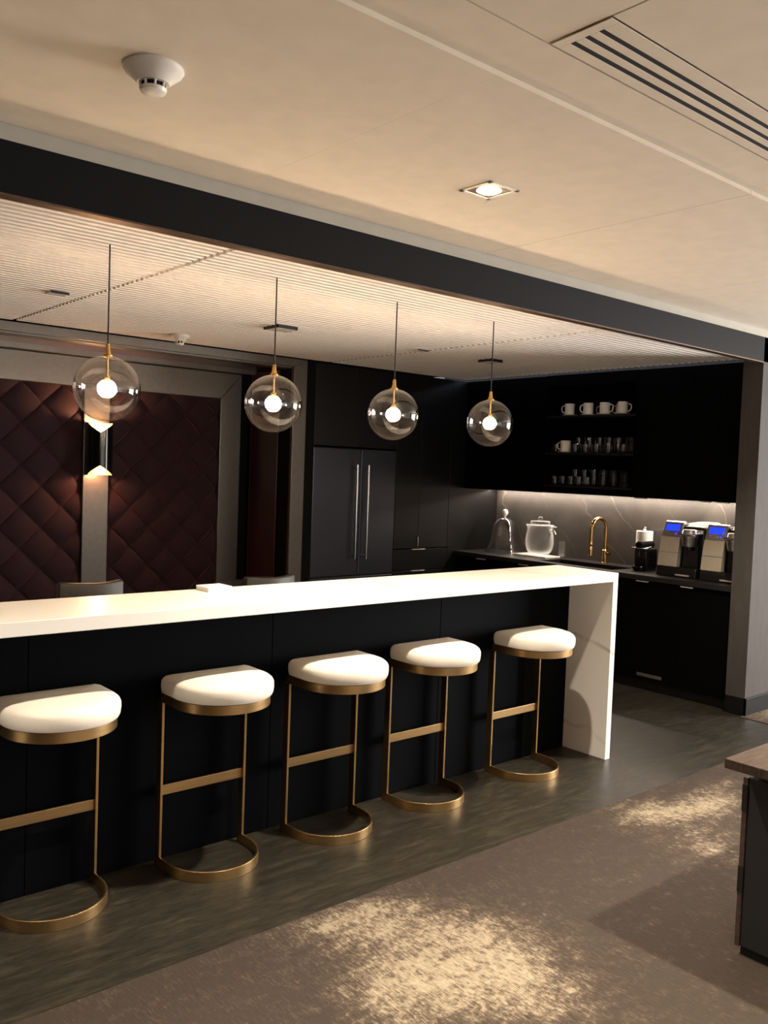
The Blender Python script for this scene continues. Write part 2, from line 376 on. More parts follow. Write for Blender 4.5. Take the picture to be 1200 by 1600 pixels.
struct(b.build('wall_east', plain_wall), 'painted wall with a window on the right side of the room', 'wall')
b = MB(); b.box(-6.1, 5.1, -6.6, -6.5, 0, .6); b.box(-6.1, 5.1, -6.6, -6.5, 2.4, ZC + .06); b.box(-6.1, -4.0, -6.6, -6.5, .6, 2.4); b.box(1.0, 5.1, -6.6, -6.5, .6, 2.4)
struct(b.build('wall_front', plain_wall), 'painted window wall behind the viewer', 'wall')
def window(n, label, boxes, pane):
    b = MB()
    for q in boxes: b.box(*q)
    w = struct(b.build('window_%d' % n, plastic_w), label, 'window')
    box('window_pane', pane_g, *pane, parent=w)
window(1, 'window in the right wall of the room', [(5.0, 5.06, -4.4, -4.35, .6, 2.3), (5.0, 5.06, -1.45, -1.4, .6, 2.3), (5.0, 5.06, -4.4, -1.4, .6, .65), (5.0, 5.06, -4.4, -1.4, 2.25, 2.3), (5.0, 5.06, -2.93, -2.88, .6, 2.3)], (5.02, 5.03, -4.35, -1.45, .65, 2.25))
window(2, 'wide window in the wall behind the viewer', [(-4, -3.95, -6.56, -6.5, .6, 2.4), (.95, 1.0, -6.56, -6.5, .6, 2.4), (-4, 1, -6.56, -6.5, .6, .65), (-4, 1, -6.56, -6.5, 2.35, 2.4), (-1.53, -1.48, -6.56, -6.5, .6, 2.4)], (-3.95, .95, -6.53, -6.52, .65, 2.35))  # unseen window, added around the fill light

# ---- booth recess: outer frame, soffit, inner frame, side wall
NX = -0.28; NYI = 3.50
b = MB()   # outer grey frame (mitred look: post + rail)
b.prism([(NX, 0), (NX + .124, 0), (NX + .124, ZS), (NX, ZS - .062)], 'y', YB, YB + .03)
b.prism([(-6, ZS - .062), (NX, ZS - .062), (NX + .124, ZS), (-6, ZS)], 'y', YB, YB + .03)
struct(b.build('trim_4', pewter_m, bevel=.003), 'outer grey leather frame around the burgundy booth recess', 'trim')
b = MB(); b.box(-6, NX, YB + .03, YB + .14, ZS - .075, ZS - .055); b.box(-6, NX, NYI - .05, NYI, ZS - .10, ZS - .055)
struct(b.build('trim_5', pewter_m, bevel=.003), 'grey leather lips along the recess soffit', 'trim')
struct(box('trim_6', soffit_m, -6, NX, YB + .03, 3.7, ZS - .060, ZS - .02), 'dark burgundy soffit inside the recess', 'trim')
b = MB()   # inner frame: top rail, right post
ZI = 2.14
b.prism([(-2.85, ZI), (-.583, ZI), (-.390, 2.352), (-2.85, 2.352)], 'y', NYI, NYI + .06)
b.prism([(-.583, 0), (-.390, 0), (-.390, 2.352), (-.583, ZI)], 'y', NYI, NYI + .06)
b.box(-2.85, -2.66, NYI, NYI + .06, 0, 2.352)
struct(b.build('trim_7', pewter_m, bevel=.004), 'inner grey leather frame around the quilted panels', 'trim')
struct(box('trim_8', pewter_m, -1.722, -1.526, NYI, NYI + .06, 0, ZI, bevel=.004), 'vertical grey leather strip between the two quilted panels', 'trim')
struct(box('trim_9', pewter_m, -.605, -.29, NYI - .045, NYI, 0, .637, bevel=.004), 'low grey plinth at the foot of the inner frame post', 'trim')
b = MB(); b.box(NX + .004, NX + .20, YB + .03, 3.7, 0, ZS)
struct(b.build('wall_niche', fascia_m), 'black side wall of the booth recess', 'wall')
struct(box('wall_alcove', fascia_m, -.388, NX - .001, NYI + .06, NYI + .09, 0, 2.36), 'black gap beside the inner booth frame', 'wall')
tag(box('fabric_panel', burg_m, NX - .012, NX, 3.09, 3.49, 0.1, ZS - .08, bevel=.003), 'plain burgundy panel on the side of the booth recess', 'wall panel')
b = MB(); b.box(NX - .014, NX - .002, 3.49, 3.50, .1, ZS - .08)
b.box(NX - .006, NX, YB + .005, YB + .03, 0, ZS - .075)
struct(b.build('trim_10', bronze_m), 'thin bronze edges on the recess side wall', 'trim')
def quilt(x0, x1, z0, z1, ax, az, label):
    d = 0.30; st = 0.0125; b = MB(); nx = int((x1 - x0) / st); nz = int((z1 - z0) / st); rows = []
    for j in range(nz + 1):
        row = []
        for i in range(nx + 1):
            x = x0 + (x1 - x0) * i / nx; z = z0 + (z1 - z0) * j / nz
            u = (x - ax) / d + (z - az) / d; w = (x - ax) / d - (z - az) / d
            h = 0.046 * (abs(math.sin(PI * u)) * abs(math.sin(PI * w))) ** 0.33
            row.append(b.bm.verts.new((x, 3.582 - h, z)))
        rows.append(row)
    for r0, r1 in zip(rows, rows[1:]):
        for i in range(nx): b.bm.faces.new([r0[i], r0[i + 1], r1[i + 1], r1[i]])
    o = b.build('quilted_panel', velvet_m, smooth=True, angle=180)
    s = o.modifiers.new('thick', 'SOLIDIFY'); s.thickness = 0.02; s.offset = -1
    # winding faces the room
    return tag(o, label, 'upholstered panel', 'quilted burgundy wall panels')
quilt(-2.655, -1.726, 0.1, ZI + .02, -2.014, 1.399, 'burgundy diamond quilted wall panel left of the black wall sconce')
quilt(-1.522, -.586, 0.1, ZI + .02, -1.034, 1.843, 'burgundy diamond quilted wall panel right of the black wall sconce')

# ---- fridge wall filler
struct(box('trim_11', fascia_m, -.156, -.072, YB, YB + .5, 0, ZS), 'black filler panel between booth frame and fridge', 'trim')

# ================================================================== BAR
bar = thing('bar_counter', 'long black panelled bar with white marble top and waterfall end', 'bar', (0, 0, 0))
XL = -4.05
b = MB(); b.box(XL, 0, 0, .4316, BAR - .049, BAR)
b.build('countertop', marble_m, bar, bevel=.002, label='white marble bar top')
box('side_panel', marble_m, -.045, 0, 0, .4316, 0, BAR - .049, bar, .002, 'white marble waterfall end')
box('side_panel', marble_m, XL, XL + .045, 0, .4316, 0, BAR - .049, bar, .002, 'white marble waterfall end')
seams = [-.045, -1.10, -2.124, -3.171, XL + .045]
for a, c in zip(seams, seams[1:]):
    box('front_panel', dark_m, c + .0015, a - .0015, .30, .32, 0.0, BAR - .049, bar, .0015)
box('carcass', matte_m, XL + .045, -.045, .32, .425, 0.0, BAR - .049, bar)

# bar stools
def D(hw, yb, yc, n=20, inset=0.0, rc=0.0):
    """D outline from the back right corner along the front to the back left, then the back corners rounded"""
    r = hw - inset; pts = []
    yb = yb - inset
    if rc:
        q = max(rc - inset, 0.004)
        for k in range(6): a = PI / 2 - k * (PI / 2) / 5; pts.append((r - q + q * math.cos(a), yb - q + q * math.sin(a)))
    else: pts.append((r, yb))
    for k in range(n + 1): a = -k * PI / n; pts.append((r * math.cos(a), yc + r * math.sin(a)))
    if rc:
        for k in range(6): a = PI - k * (PI / 2) / 5; pts.append((-r + q + q * math.cos(a), yb - q + q * math.sin(a)))
    else: pts.append((-r, yb))
    return pts
def stool():
    t = thing('bar_stool', '', 'bar stool', (0, 0, 0), 0, 'white leather and brass bar stools along the bar')
    prof = [(.014, .700), (.003, .703), (-.001, .712), (-.003, .730), (-.002, .748), (.003, .758), (.013, .766), (.035, .773), (.08, .778), (.14, .780)]
    rings = [[(x, y, z) for x, y in D(.202, .250, .108, 24, ins, .035)] for ins, z in prof]
    MB().loft(rings).build('seat', white_leather, t, smooth=True, angle=50)
    P = D(.194, .268, .166, 28)
    MB().strip(P, -.008, 0, .042).build('base_hoop', brass_m, t, bevel=.001, smooth=True)
    P2 = D(.194, .245, .112, 28)
    b = MB().strip(P2, -.008, .662, .699)
    b.box(-.19, .19, .205, .245, .664, .672)
    b.build('seat_hoop', brass_m, t, bevel=.001, smooth=True)
    for s in (-1, 1):
        box('leg', brass_m, s * .194, s * .184, .228, .266, .042, .662, t, .001)
    box('footrest', brass_m, -.184, .184, .240, .250, .285, .325, t, .001)
    return t
st0 = stool()
lab = ['bar stool nearest the viewer, cut off by the left edge', 'second bar stool from the left, in front of a panel seam', 'middle one of the five white and brass bar stools', 'second bar stool from the marble waterfall end', 'bar stool closest to the marble waterfall end']
sx = [(-3.118, 0.012, .0), (-2.482, 0, .0), (-1.891, -.012, .0), (-1.289, .006, 0), (-.568, -.003, 0)]
for i, ((x, y, rz), l) in enumerate(zip(sx, lab)):
    if i == 0: st0.location = (x, y, 0); st0['label'] = l
    else: again(st0, (x, y, 0), l, rz)

# napkins on the back edge of the bar
nk = MB()
for k in range(5): nk.box(-.055 + .002 * (k % 2), .06, -.05, .05 - .002 * (k % 3), k * .004, k * .004 + .0035)
nk = nk.build('napkin_stack', paper_m); nk.location = (-2.385, .368, BAR + .0005); nk.rotation_euler = (0, 0, .05)
tag(nk, 'small stack of white paper napkins at the back edge of the bar', 'napkins')

# ================================================================== PENDANTS
def pendant():
    t = thing('pendant_lamp', '', 'pendant lamp', (0, 0, 0), 0, 'glass globe pendant lamps over the bar')
    R = .131
    MB().lathe([(R * math.sin(a), -R * math.cos(a)) for a in [PI * k / 40 for k in range(0, 39)]], (0, 0, 0), 56, caps=False).build('glass_globe', globe_g, t, smooth=True, angle=180)
    MB().lathe([(.0135, .125), (.0205, .126), (.0205, .133), (.0135, .137), (.0105, .15), (.0075, .178), (.0, .178)], (0, 0, 0), 24).build('ferrule', pbrass_m, t, smooth=True)
    MB().tube([(0, 0, .126), (0, 0, .035)], .0042, 10).build('stem', pbrass_m, t, smooth=True)
    MB().lathe([(0, .052), (.012, .050), (.014, .030), (.014, .026), (0, .026)], (0, 0, 0), 20).build('socket', pbrass_m, t, smooth=True)
    MB().lathe([(.035 * math.sin(PI * k / 16), -.035 * math.cos(PI * k / 16)) for k in range(17)], (0, 0, 0), 24, caps=False).build('bulb', bulb_e, t, smooth=True, angle=180)
    MB().tube([(0, 0, .178), (0, 0, ZS - 1.888)], .0032, 8).build('cord', cord_m, t)
    return t
pd = pendant(); px_ = [-2.816, -2.030, -1.305, -.586]
pl = ['glass globe pendant lamp nearest the viewer, in front of the wall sconce', 'second glass globe pendant from the left, beside the grey booth frame', 'third glass globe pendant from the left, above the fridge doors', 'rightmost glass globe pendant lamp, farthest along the bar']
for i, (x, l) in enumerate(zip(px_, pl)):
    loc = (x, .495, 1.888)
    if i == 0: pd.location = loc; pd['label'] = l
    else: again(pd, loc, l)
    light('pendant_light', 'POINT', (x, .495, 1.888), E_PEND, (1.0, 0.76, 0.52), shadow_soft_size=.039)

# ================================================================== CEILING FITTINGS
def smoke(label, x, y, z, s=1.0):
    t = thing('smoke_detector', label, 'smoke detector', (x, y, z), 0.5)
    MB().lathe([(0, 0), (.078 * s, 0), (.080 * s, -.006), (.075 * s, -.014), (.064 * s, -.022), (.052 * s, -.032), (.042 * s, -.042), (0, -.042)], (0, 0, 0), 40).build('base', plastic_w, t, smooth=True, angle=35)
    b = MB(); b.lathe([(.030 * s, -.040), (.030 * s, -.056), (0, -.056)], (0, 0, 0), 24); b.build('sensor_chamber', slotm, t, label='dark sensor chamber')
    b = MB()
    for k in range(8):
        a = 2 * PI * k / 8; b.tube([(.034 * s * math.cos(a), .034 * s * math.sin(a), -.040), (.031 * s * math.cos(a), .031 * s * math.sin(a), -.056)], .0035, 6)
    b.lathe([(.036 * s, -.055), (.033 * s, -.064), (.020 * s, -.069), (0, -.070)], (0, 0, 0), 32)
    b.build('cap', plastic_w, t, smooth=True)
smoke('large white smoke detector on the main ceiling, top left', -3.205, -.688, ZC)
smoke('small white smoke detector under the slatted ceiling by the booth', -1.47, 2.52, ZS, .85)
dl = thing('downlight', 'lit square recessed downlight in the main ceiling', 'ceiling light', (-1.862, -.642, ZC))
b = MB(); w = .078
for q in ((-w, w, -w, -w + .016), (-w, w, w - .016, w), (-w, -w + .016, -w, w), (w - .016, w, -w, w)): b.box(*q, -.004, 0)
b.build('trim_ring', plastic_w, dl, bevel=.001)
b = MB(); b.box(-.062, .062, -.062, .062, -.0015, -.0005); b.build('baffle', bronze_m, dl, label='bronze coloured baffle')
MB().lathe([(0, -.012), (.030, -.010), (.046, -.0025), (.046, -.0016), (0, -.0016)], (0, 0, 0), 32).build('lens', lens_e, dl, smooth=True, label='glowing round lens')
# slot diffuser
df = thing('slot_diffuser', 'white linear air diffuser with three dark slots', 'air vent', (-2.549, -1.4835, ZN))
b = MB(); ys = [0, -.033, -.050, -.075, -.091, -.116, -.132, -.174]
for a, c in ((0, -.033), (-.050, -.075), (-.091, -.116), (-.132, -.174)): b.box(.03, 1.63, c, a, -.003, .0)
for x in (0, 1.63): b.box(x, x + .03, -.174, 0, -.003, .0)
b.build('frame', ceil_m, df, bevel=.001)
for y0 in (-.0415, -.083, -.124): box('slot', slotm, .03, 1.635, y0 - .0088, y0 + .0088, -.0015, -.0002, df)
# black housed square lights in the slatted ceiling
def square_light(x, y, s, label):
    t = thing('square_light', label, 'ceiling light', (x, y, ZS))
    b = MB(); w = s / 2
    for q in ((-w, w, -w, -w + .008), (-w, w, w - .008, w), (-w, -w + .008, -w, w), (w - .008, w, -w, w)): b.box(*q, -.016, .026)
    b.build('housing', black_p, t)
    box('lens', lens_off, -w + .008, w - .008, -w + .008, w - .008, -.017, -.002, t, label='pale frosted lens')
square_light(-1.225, 1.675, .15, 'black framed square ceiling light behind the second pendant cord')
square_light(.65, 1.665, .13, 'black framed square ceiling light behind the rightmost pendant cord')
def disc(x, y, label):
    t = thing('sensor_plate', label, 'ceiling sensor', (x, y, ZS))
    box('plate', plastic_w, -.05, .05, -.04, .04, -.010, 0, t, .003); box('sensor_slot', black_p, -.048, .048, -.044, -.0395, -.011, 0, t)
disc(-2.59, 1.69, 'small sensor plate on the slats left of the first pendant cord')
disc(-.042, 1.70, 'small sensor plate on the slats right of the third pendant cord')

# ================================================================== WALL SCONCE
sc = thing('wall_sconce', 'black cylinder wall sconce with glowing gold notched ends', 'wall lamp', (-1.632, 3.41, 1.49), -.39)
n = 48; H = .385; R = .088; out = []; inn = []
def rim(th):   # th measured from the front (-y)
    d = abs(th) / (PI / 2); return 0.072 * max(0.0, 1 - d) ** 1.25
bo = MB(); bi = MB(); vo = []; vi = []
for k in range(n):
    a = 2 * PI * k / n - PI; dx, dy = math.sin(a), -math.cos(a); z0 = rim(a); z1 = H - rim(a)
    vo.append([bo.bm.verts.new((R * dx, R * dy, z0)), bo.bm.verts.new((R * dx, R * dy, z1)), bo.bm.verts.new(((R - .003) * dx, (R - .003) * dy, z1)), bo.bm.verts.new(((R - .003) * dx, (R - .003) * dy, z0))])
    vi.append([bi.bm.verts.new(((R - .004) * dx, (R - .004) * dy, z0 + .0006)), bi.bm.verts.new(((R - .004) * dx, (R - .004) * dy, z1 - .0006))])
for k in range(n):
    a, c = vo[k], vo[(k + 1) % n]
    for e in range(4): bo.bm.faces.new([a[e], a[(e + 1) % 4], c[(e + 1) % 4], c[e]])
    a, c = vi[k], vi[(k + 1) % n]; bi.bm.faces.new([a[0], a[1], c[1], c[0]])
bo.build('shade', black_g, sc, smooth=True); bi.build('shade_lining', sconce_in, sc, smooth=True, label='gold lining')
box('wall_bracket', black_p, -.03, .03, .060, .084, .14, .25, sc)
MB().lathe([(0, .17), (.081, .17), (.081, .215), (0, .215)], (0, 0, 0), 32).build('divider', sconce_in, sc)
for z in (.135, .25): MB().lathe([(.024 * math.sin(PI * k / 12), z - .024 * math.cos(PI * k / 12)) for k in range(13)], (0, 0, 0), 20, caps=False).build('bulb', bulb_e, sc, smooth=True, angle=180)
light('sconce_lamp', 'POINT', (-1.632, 3.405, 1.512), E_SCONCE, (1.0, .44, .20), shadow_soft_size=.015)
light('sconce_lamp', 'POINT', (-1.632, 3.405, 1.850), E_SCONCE * 2.0, (1.0, .56, .28), shadow_soft_size=.015)

# ================================================================== DINING CHAIRS
def chair(x, y, ztop, label):
    t = thing('dining_chair', label, 'chair', (x, y, 0), 0, 'grey leather chairs behind the bar')
    hw = .172; rings = []
    for z, ins in ((ztop - .42, 0.012), (ztop - .40, 0), (ztop - .2, 0), (ztop - .012, 0), (ztop, .01)):
        r = []
        for k in range(13): u = -1 + 2 * k / 12; r.append(((hw - ins) * u, -.035 * (u * u) + .028 + ins * .5, z + .010 * u * u * (1 if z > ztop - .05 else 0)))
        for k in range(13): u = 1 - 2 * k / 12; r.append(((hw - ins) * u, -.035 * (u * u) + .070 - ins * .5, z + .010 * u * u * (1 if z > ztop - .05 else 0)))
        rings.append([(a, -b_ + .07, c) for a, b_, c in r])
    MB().loft(rings).build('backrest', grey_leather, t, bevel=.006, smooth=True)
    box('seat', grey_leather, -.21, .21, .06, .50, .42, .49, t, .02)
    for s in (-1, 1):
        MB().tube([(s * .18, .09, 0), (s * .175, .075, .45)], [.011, .016], 10).build('leg', black_p, t, smooth=True)
        MB().tube([(s * .18, .46, 0), (s * .175, .44, .43)], [.011, .016], 10).build('leg', black_p, t, smooth=True)
        MB().tube([(s * .15, .065, .44), (s * .15, .040, ztop - .3)], .012, 8).build('back_support', black_p, t, smooth=True)
chair(-2.448, 1.47, .965, 'grey leather chair back behind the bar below the wall sconce')
chair(-1.349, 1.47, .940, 'grey leather chair back behind the bar near the fridge')

# ================================================================== KITCHEN BACK RUN
fr = thing('refrigerator', 'black stainless two door refrigerator with long chrome handles', 'refrigerator', (0, 0, 0))
box('body', black_p, -.07, .82, YB + .03, YB + .65, 0.0, 1.775, fr)
for a, c, hx in ((-.067, .4235, .352), (.4295, .818, .474)):
    d = box('door', bsteel_m, a, c, YB, YB + .045, .705, 1.768, fr, .004)
    b = MB(); b.tube([(hx, YB - .048, .845), (hx, YB - .048, 1.64)], .0125, 14)
    for z in (.875, 1.61): b.tube([(hx, YB - .048, z), (hx, YB, z)], .008, 8)
    b.build('handle', chrome_m, d, smooth=True, label='long chrome bar handle')
d = box('drawer', bsteel_m, -.067, .818, YB, YB + .045, .08, .695, fr, .004)
MB().tube([(.0, YB - .045, .62), (.75, YB - .045, .62)], .0125, 12).tube([(.06, YB - .045, .62), (.06, YB, .62)], .008, 8).tube([(.69, YB - .045, .62), (.69, YB, .62)], .008, 8).build('handle', chrome_m, d, smooth=True, label='long chrome bar handle')

def pull_z(par, x, y0, y1, z):   # chrome edge pull lying along y
    box('edge_pull', pull_m, x - .024, x + .002, y0, y1, z - .0035, z + .0035, par, .001, 'chrome edge pull')
def cab(label, box_args, m=matte_m): 
    t = thing('cabinet', label, 'cabinet', (0, 0, 0)); box('body', m, *box_args, parent=t); return t
t = cab('black cabinet above the refrigerator', (-.07, .82, YB + .03, YB + .65, 1.785, ZS - .002))
for a, c in ((-.069, .374), (.377, .819)): box('door', cab_m, a, c, YB, YB + .022, 1.787, ZS - .006, t, .001)
t = cab('tall black pantry cabinet with drawers right of the refrigerator', (.82, 1.48, YB + .03, YB + .65, .0, ZS - .002))
for a, c in ((.822, 1.1085), (1.1115, 1.478)):
    d = box('door', cab_m, a, c, YB, YB + .022, .915, ZS - .006, t, .001)
    xx = 1.103 if a < 1 else 1.112
    if a < 1: box('edge_pull', chrome_m, xx - .004, xx + .004, YB - .014, YB + .002, .935, 1.015, d, .001, 'dark edge pull')
for z0, z1 in ((.72, .905), (.40, .712), (.10, .392)):
    d = box('drawer', cab_m, .822, 1.478, YB, YB + .022, z0, z1, t, .001)
    box('edge_pull', pull_m, 1.03, 1.185, YB - .024, YB + .002, z1 - .004, z1 + .003, d, .001, 'chrome edge pull')
t = cab('black corner panel cabinet behind the glass cloche', (1.48, XB, YB + .03, YB + .65, .0, ZS - .002))
box('door', cab_m, 1.482, XB, YB, YB + .022, .10, ZS - .006, t, .001)

# ================================================================== KITCHEN RIGHT RUN
struct(box('wall_backsplash', stone_m, XB, XB + .012, .155, YB, ZW, ZU + .02), 'dark veined stone backsplash behind the coffee counter', 'backsplash')
wt = MB(); T = .036
SX0, SX1, SY0, SY1 = 1.665, 1.955, 1.20, 1.95
wt.box(XS, SX0, .158, YB, ZW - T, ZW); wt.box(SX1, XB, .158, YB, ZW - T, ZW); wt.box(SX0, SX1, .158, SY0, ZW - T, ZW); wt.box(SX0, SX1, SY1, YB, ZW - T, ZW)
tag(wt.build('worktop', top_m), 'long dark stone worktop of the coffee counter', 'worktop')
b = MB(); d_ = .19
b.box(SX0 - .008, SX0, SY0, SY1, ZW - d_, ZW - T - .0005); b.box(SX1, SX1 + .008, SY0, SY1, ZW - d_, ZW - T - .0005); b.box(SX0 - .008, SX1 + .008, SY0 - .008, SY0, ZW - d_, ZW - T - .0005); b.box(SX0 - .008, SX1 + .008, SY1, SY1 + .008, ZW - d_, ZW - T - .0005); b.box(SX0 - .008, SX1 + .008, SY0 - .008, SY1 + .008, ZW - d_ - .008, ZW - d_)
sk = thing('sink', 'black undermount sink below the gold faucet', 'sink', (0, 0, 0)); b.build('basin', black_p, sk)
MB().lathe([(0, .004), (.03, .004), (.04, 0), (0, 0)], (1.81, 1.575, ZW - d_), 24).build('drain', chrome_m, sk, smooth=True)

XD = 1.593
units = [(.158, .56, 'rightmost black base cabinet below the coffee brewers', [.545, .45]), (.56, .965, 'black base cabinet with a grey grille strip at the foot', [.92, .82]),
         (.965, 1.45, 'black base cabinet under the right half of the sink', [1.4, 1.3]), (1.45, 1.96, 'black base cabinet under the left half of the sink', [1.55, 1.5]), (1.96, 2.45, 'black base cabinet under the glass jar', [2.1, 2.0]), (2.45, YB - .002, 'black base cabinet under the glass cloche in the corner', [2.6, 2.5])]
for y0, y1, l, pl_ in units:
    t = cab(l, (XD + .024, XD + .045, y0, y1, .10, ZW - T - .001))
    b = MB(); b.box(XD + .045, XB - .16, y0, y1, .10, ZW - d_ - .03); b.build('carcass', matte_m, t)
    d = box('door', matte_m, XD, XD + .022, y0 + .0015, y1 - .0015, .075, ZW - T - .006, t, .001)
    pull_z(d, XD, pl_[1], pl_[0], ZW - T - .010)
    box('toe_kick', black_p, XD + .06, XD + .075, y0, y1, 0, .10, t)
    if y0 == .56: box('grille_strip', steel_m, XD - .004, XD, .675, .886, .108, .132, t, .001, 'grey grille strip')
b = MB(); b.box(XU - .0, XU, 0, 0, 0, 0) if False else None
# uppers
UP = [(.158, .362, 'upper black cabinet touching the grey wall end', [.335, .25]), (.362, .565, 'upper black cabinet above the left coffee brewer', [.474, .395]), (.565, 1.042, 'wide upper black cabinet right of the cup shelves', [1.025, .92]), (1.96, YB - .002, 'upper black cabinet in the corner left of the cup shelves', None)]
for y0, y1, l, pl_ in UP:
    t = cab(l, (XU + .022, XB, y0, y1, ZU, ZS - .004))
    d = box('door', matte_m, XU, XU + .020, y0 + .0015, y1 - .0015, ZU - .004, ZS - .008, t, .001)
    if pl_: pull_z(d, XU + .004, pl_[1], pl_[0], ZU - .007)
SH0, SH1 = 1.045, 1.957
t = thing('shelf_unit', 'open black shelf unit holding the mugs and glasses', 'shelves', (0, 0, 0))
box('back_panel', matte_m, XB - .02, XB, SH0, SH1, ZU, ZS - .004, t)
box('side_panel', matte_m, XU, XB - .02, SH0, SH0 + .018, ZU, ZS - .004, t); box('side_panel', matte_m, XU, XB - .02, SH1 - .018, SH1, ZU, ZS - .004, t)
Z1, Z2, Z3 = 2.112, 1.803, 1.532
for z in (Z1, Z2, Z3): box('shelf', cab_m, XU + .005, XB - .02, SH0 + .018, SH1 - .018, z - .018, z, t, .001)
box('top_panel', matte_m, XU, XB - .02, SH0 + .018, SH1 - .018, 2.36, ZS - .004, t); box('bottom_panel', matte_m, XU, XB - .02, SH0 + .018, SH1 - .018, ZU - .002, ZU + .018, t)
# under cabinet LED strip
ls = thing('led_strip', 'glowing light strip under the black upper cabinets', 'light strip', (0, 0, 0))
box('channel', chrome_m, XB - .09, XB - .06, .17, YB - .02, ZU - .006, ZU - .0025, ls); box('diffuser', led_e, XB - .086, XB - .064, .175, YB - .025, ZU - .0075, ZU - .006, ls, label='glowing diffuser')
light('led_light', 'AREA', (XB - .075, 1.52, ZU - .010), E_LED, (1.0, .84, .70), (0, math.radians(-8), 0), shape='RECTANGLE', size=.02, size_y=2.68)

# ---- mugs, saucers, glasses
def mug(loc, rz, label):
    t = thing('mug', label, 'mug', loc, rz, 'white mugs on the open shelves')
    MB().lathe([(0, .002), (.036, .002), (.0375, 0), (.040, .004), (.0415, .02), (.042, .098), (.0405, .100), (.039, .098), (.0385, .012), (0, .010)], (0, 0, 0), 32, caps=False).build('body', ceramic_m, t, smooth=True)
    MB().tube([(.041, 0, .082), (.058, 0, .084), (.069, 0, .072), (.071, 0, .052), (.063, 0, .032), (.041, 0, .022)], [.0055, .005, .005, .005, .005, .0055], 10).build('handle', ceramic_m, t, smooth=True, angle=80)
    return t
def saucer(x, y, z, label):
    o = MB().lathe([(0, .0), (.03, 0), (.05, .004), (.066, .010), (.066, .0115), (.05, .006), (.03, .003), (0, .003)], (0, 0, 0), 36, caps=False).build('saucer', ceramic_m, smooth=True)
    o.location = (x, y, z); tag(o, label, 'saucer', 'white saucers under the mugs')
XM = XU + .09
LH = math.radians(108); RH = math.radians(-78)   # handle towards the viewer's left / right
for y, h, l, sl in ((1.767, LH, 'leftmost white mug on the top shelf', 'saucer under the leftmost mug of the top shelf'), (1.577, LH, 'second white mug from the left on the top shelf', 'saucer under the second mug from the left on the top shelf'),
                (1.413, RH, 'third white mug from the left on the top shelf', 'saucer under the third mug from the left on the top shelf'), (1.242, RH, 'rightmost white mug at the front of the top shelf', 'saucer under the rightmost mug of the top shelf')):
    saucer(XM, y, Z1 + .0005, sl); mug((XM, y, Z1 + .0045), h, l)
mug((XM + .12, 1.50, Z1), LH, 'white mug at the back of the top shelf behind the third mug')
mug((XM + .12, 1.345, Z1), LH, 'white mug at the back of the top shelf behind the rightmost mug')
saucer(XM, 1.795, Z2 + .0005, 'saucer under the lone mug of the middle shelf'); mug((XM, 1.795, Z2 + .0045), LH, 'lone white mug at the left end of the middle shelf')
def tumbler(h, r):
    o = MB().lathe([(0, .0), (r * .9, 0), (r * .94, .004), (r, h), (r - .002, h), (r * .9, .012), (0, .010)], (0, 0, 0), 28, caps=False).build('tumbler', tumb_g, smooth=True, angle=30)
    return o
ORD = ['leftmost', 'second from left', 'third from left', 'fourth from left', 'fifth from left', 'sixth from left']
tall = tumbler(.135, .039); short = tumbler(.075, .038); first = {}
def put(src, key, loc, label, group):
    o = src if key not in first else src.copy()
    if key in first: C.objects.link(o)
    first[key] = 1; o.location = loc; tag(o, label, 'glass', group)
for i, y in enumerate((1.749, 1.636, 1.533, 1.438, 1.345, 1.235)):
    put(tall, 't', (XU + .20, y, Z2), 'tall clear tumbler, %s at the back of the middle shelf' % ORD[i], 'tall tumblers on the open shelves')
for i, y in enumerate((1.765, 1.67, 1.574, 1.478, 1.377, 1.273)):
    put(tall, 't', (XU + .20, y, Z3), 'tall clear tumbler, %s at the back of the bottom shelf' % ORD[i], 'tall tumblers on the open shelves')
for i, y in enumerate((1.900, 1.693, 1.588, 1.479, 1.361, 1.221)):
    put(short, 's', (XU + .085, y, Z2), 'short clear glass, %s at the front of the middle shelf' % ORD[i], 'short glasses on the open shelves')
for i, y in enumerate((1.892, 1.806, 1.722, 1.638, 1.554)):
    put(short, 's', (XU + .085, y, Z3), 'short clear glass, %s at the front of the bottom shelf' % ORD[i], 'short glasses on the open shelves')

# ---- glass cloche, jar on tray, faucet, towels
t = thing('glass_cloche', 'clear bell shaped glass cloche with a ball knob in the corner', 'cloche', (1.95, 2.612, ZW))
MB().lathe([(.172, 0), (.170, .006), (.150, .045), (.132, .10), (.120, .17), (.112, .22), (.097, .265), (.070, .30), (.038, .318), (0, .325)], (0, 0, 0), 48, caps=False).build('bell', clear_g, t, smooth=True, angle=180)
MB().lathe([(.010, .322), (.010, .338), (.018, .345), (.027, .360), (.029, .372), (.025, .388), (.014, .398), (0, .401)], (0, 0, 0), 24).build('knob', lid_m, t, smooth=True, label='white ball knob')
tr_ = MB(); tr_.box(-.085, .125, -.17, .215, 0, .012)
tr_ = tr_.build('serving_board', ceramic_m, bevel=.003); tr_.location = (1.93, 2.20, ZW + .0005); tag(tr_, 'thin white board under the glass jar', 'board')
t = thing('drink_dispenser', 'round hammered glass jar with lid and metal tap on white board', 'drink jar', (1.965, 2.20, ZW + .013))
MB().lathe([(0, 0), (.070, 0), (.092, .012), (.114, .045), (.127, .095), (.128, .135), (.122, .18), (.113, .225), (.116, .256), (.127, .270), (.122, .270), (.110, .252), (.108, .225), (.117, .18), (.123, .12), (.108, .045), (.086, .018), (0, .012)], (0, 0, 0), 48, caps=False).build('jar', frost_g, t, smooth=True, angle=60)
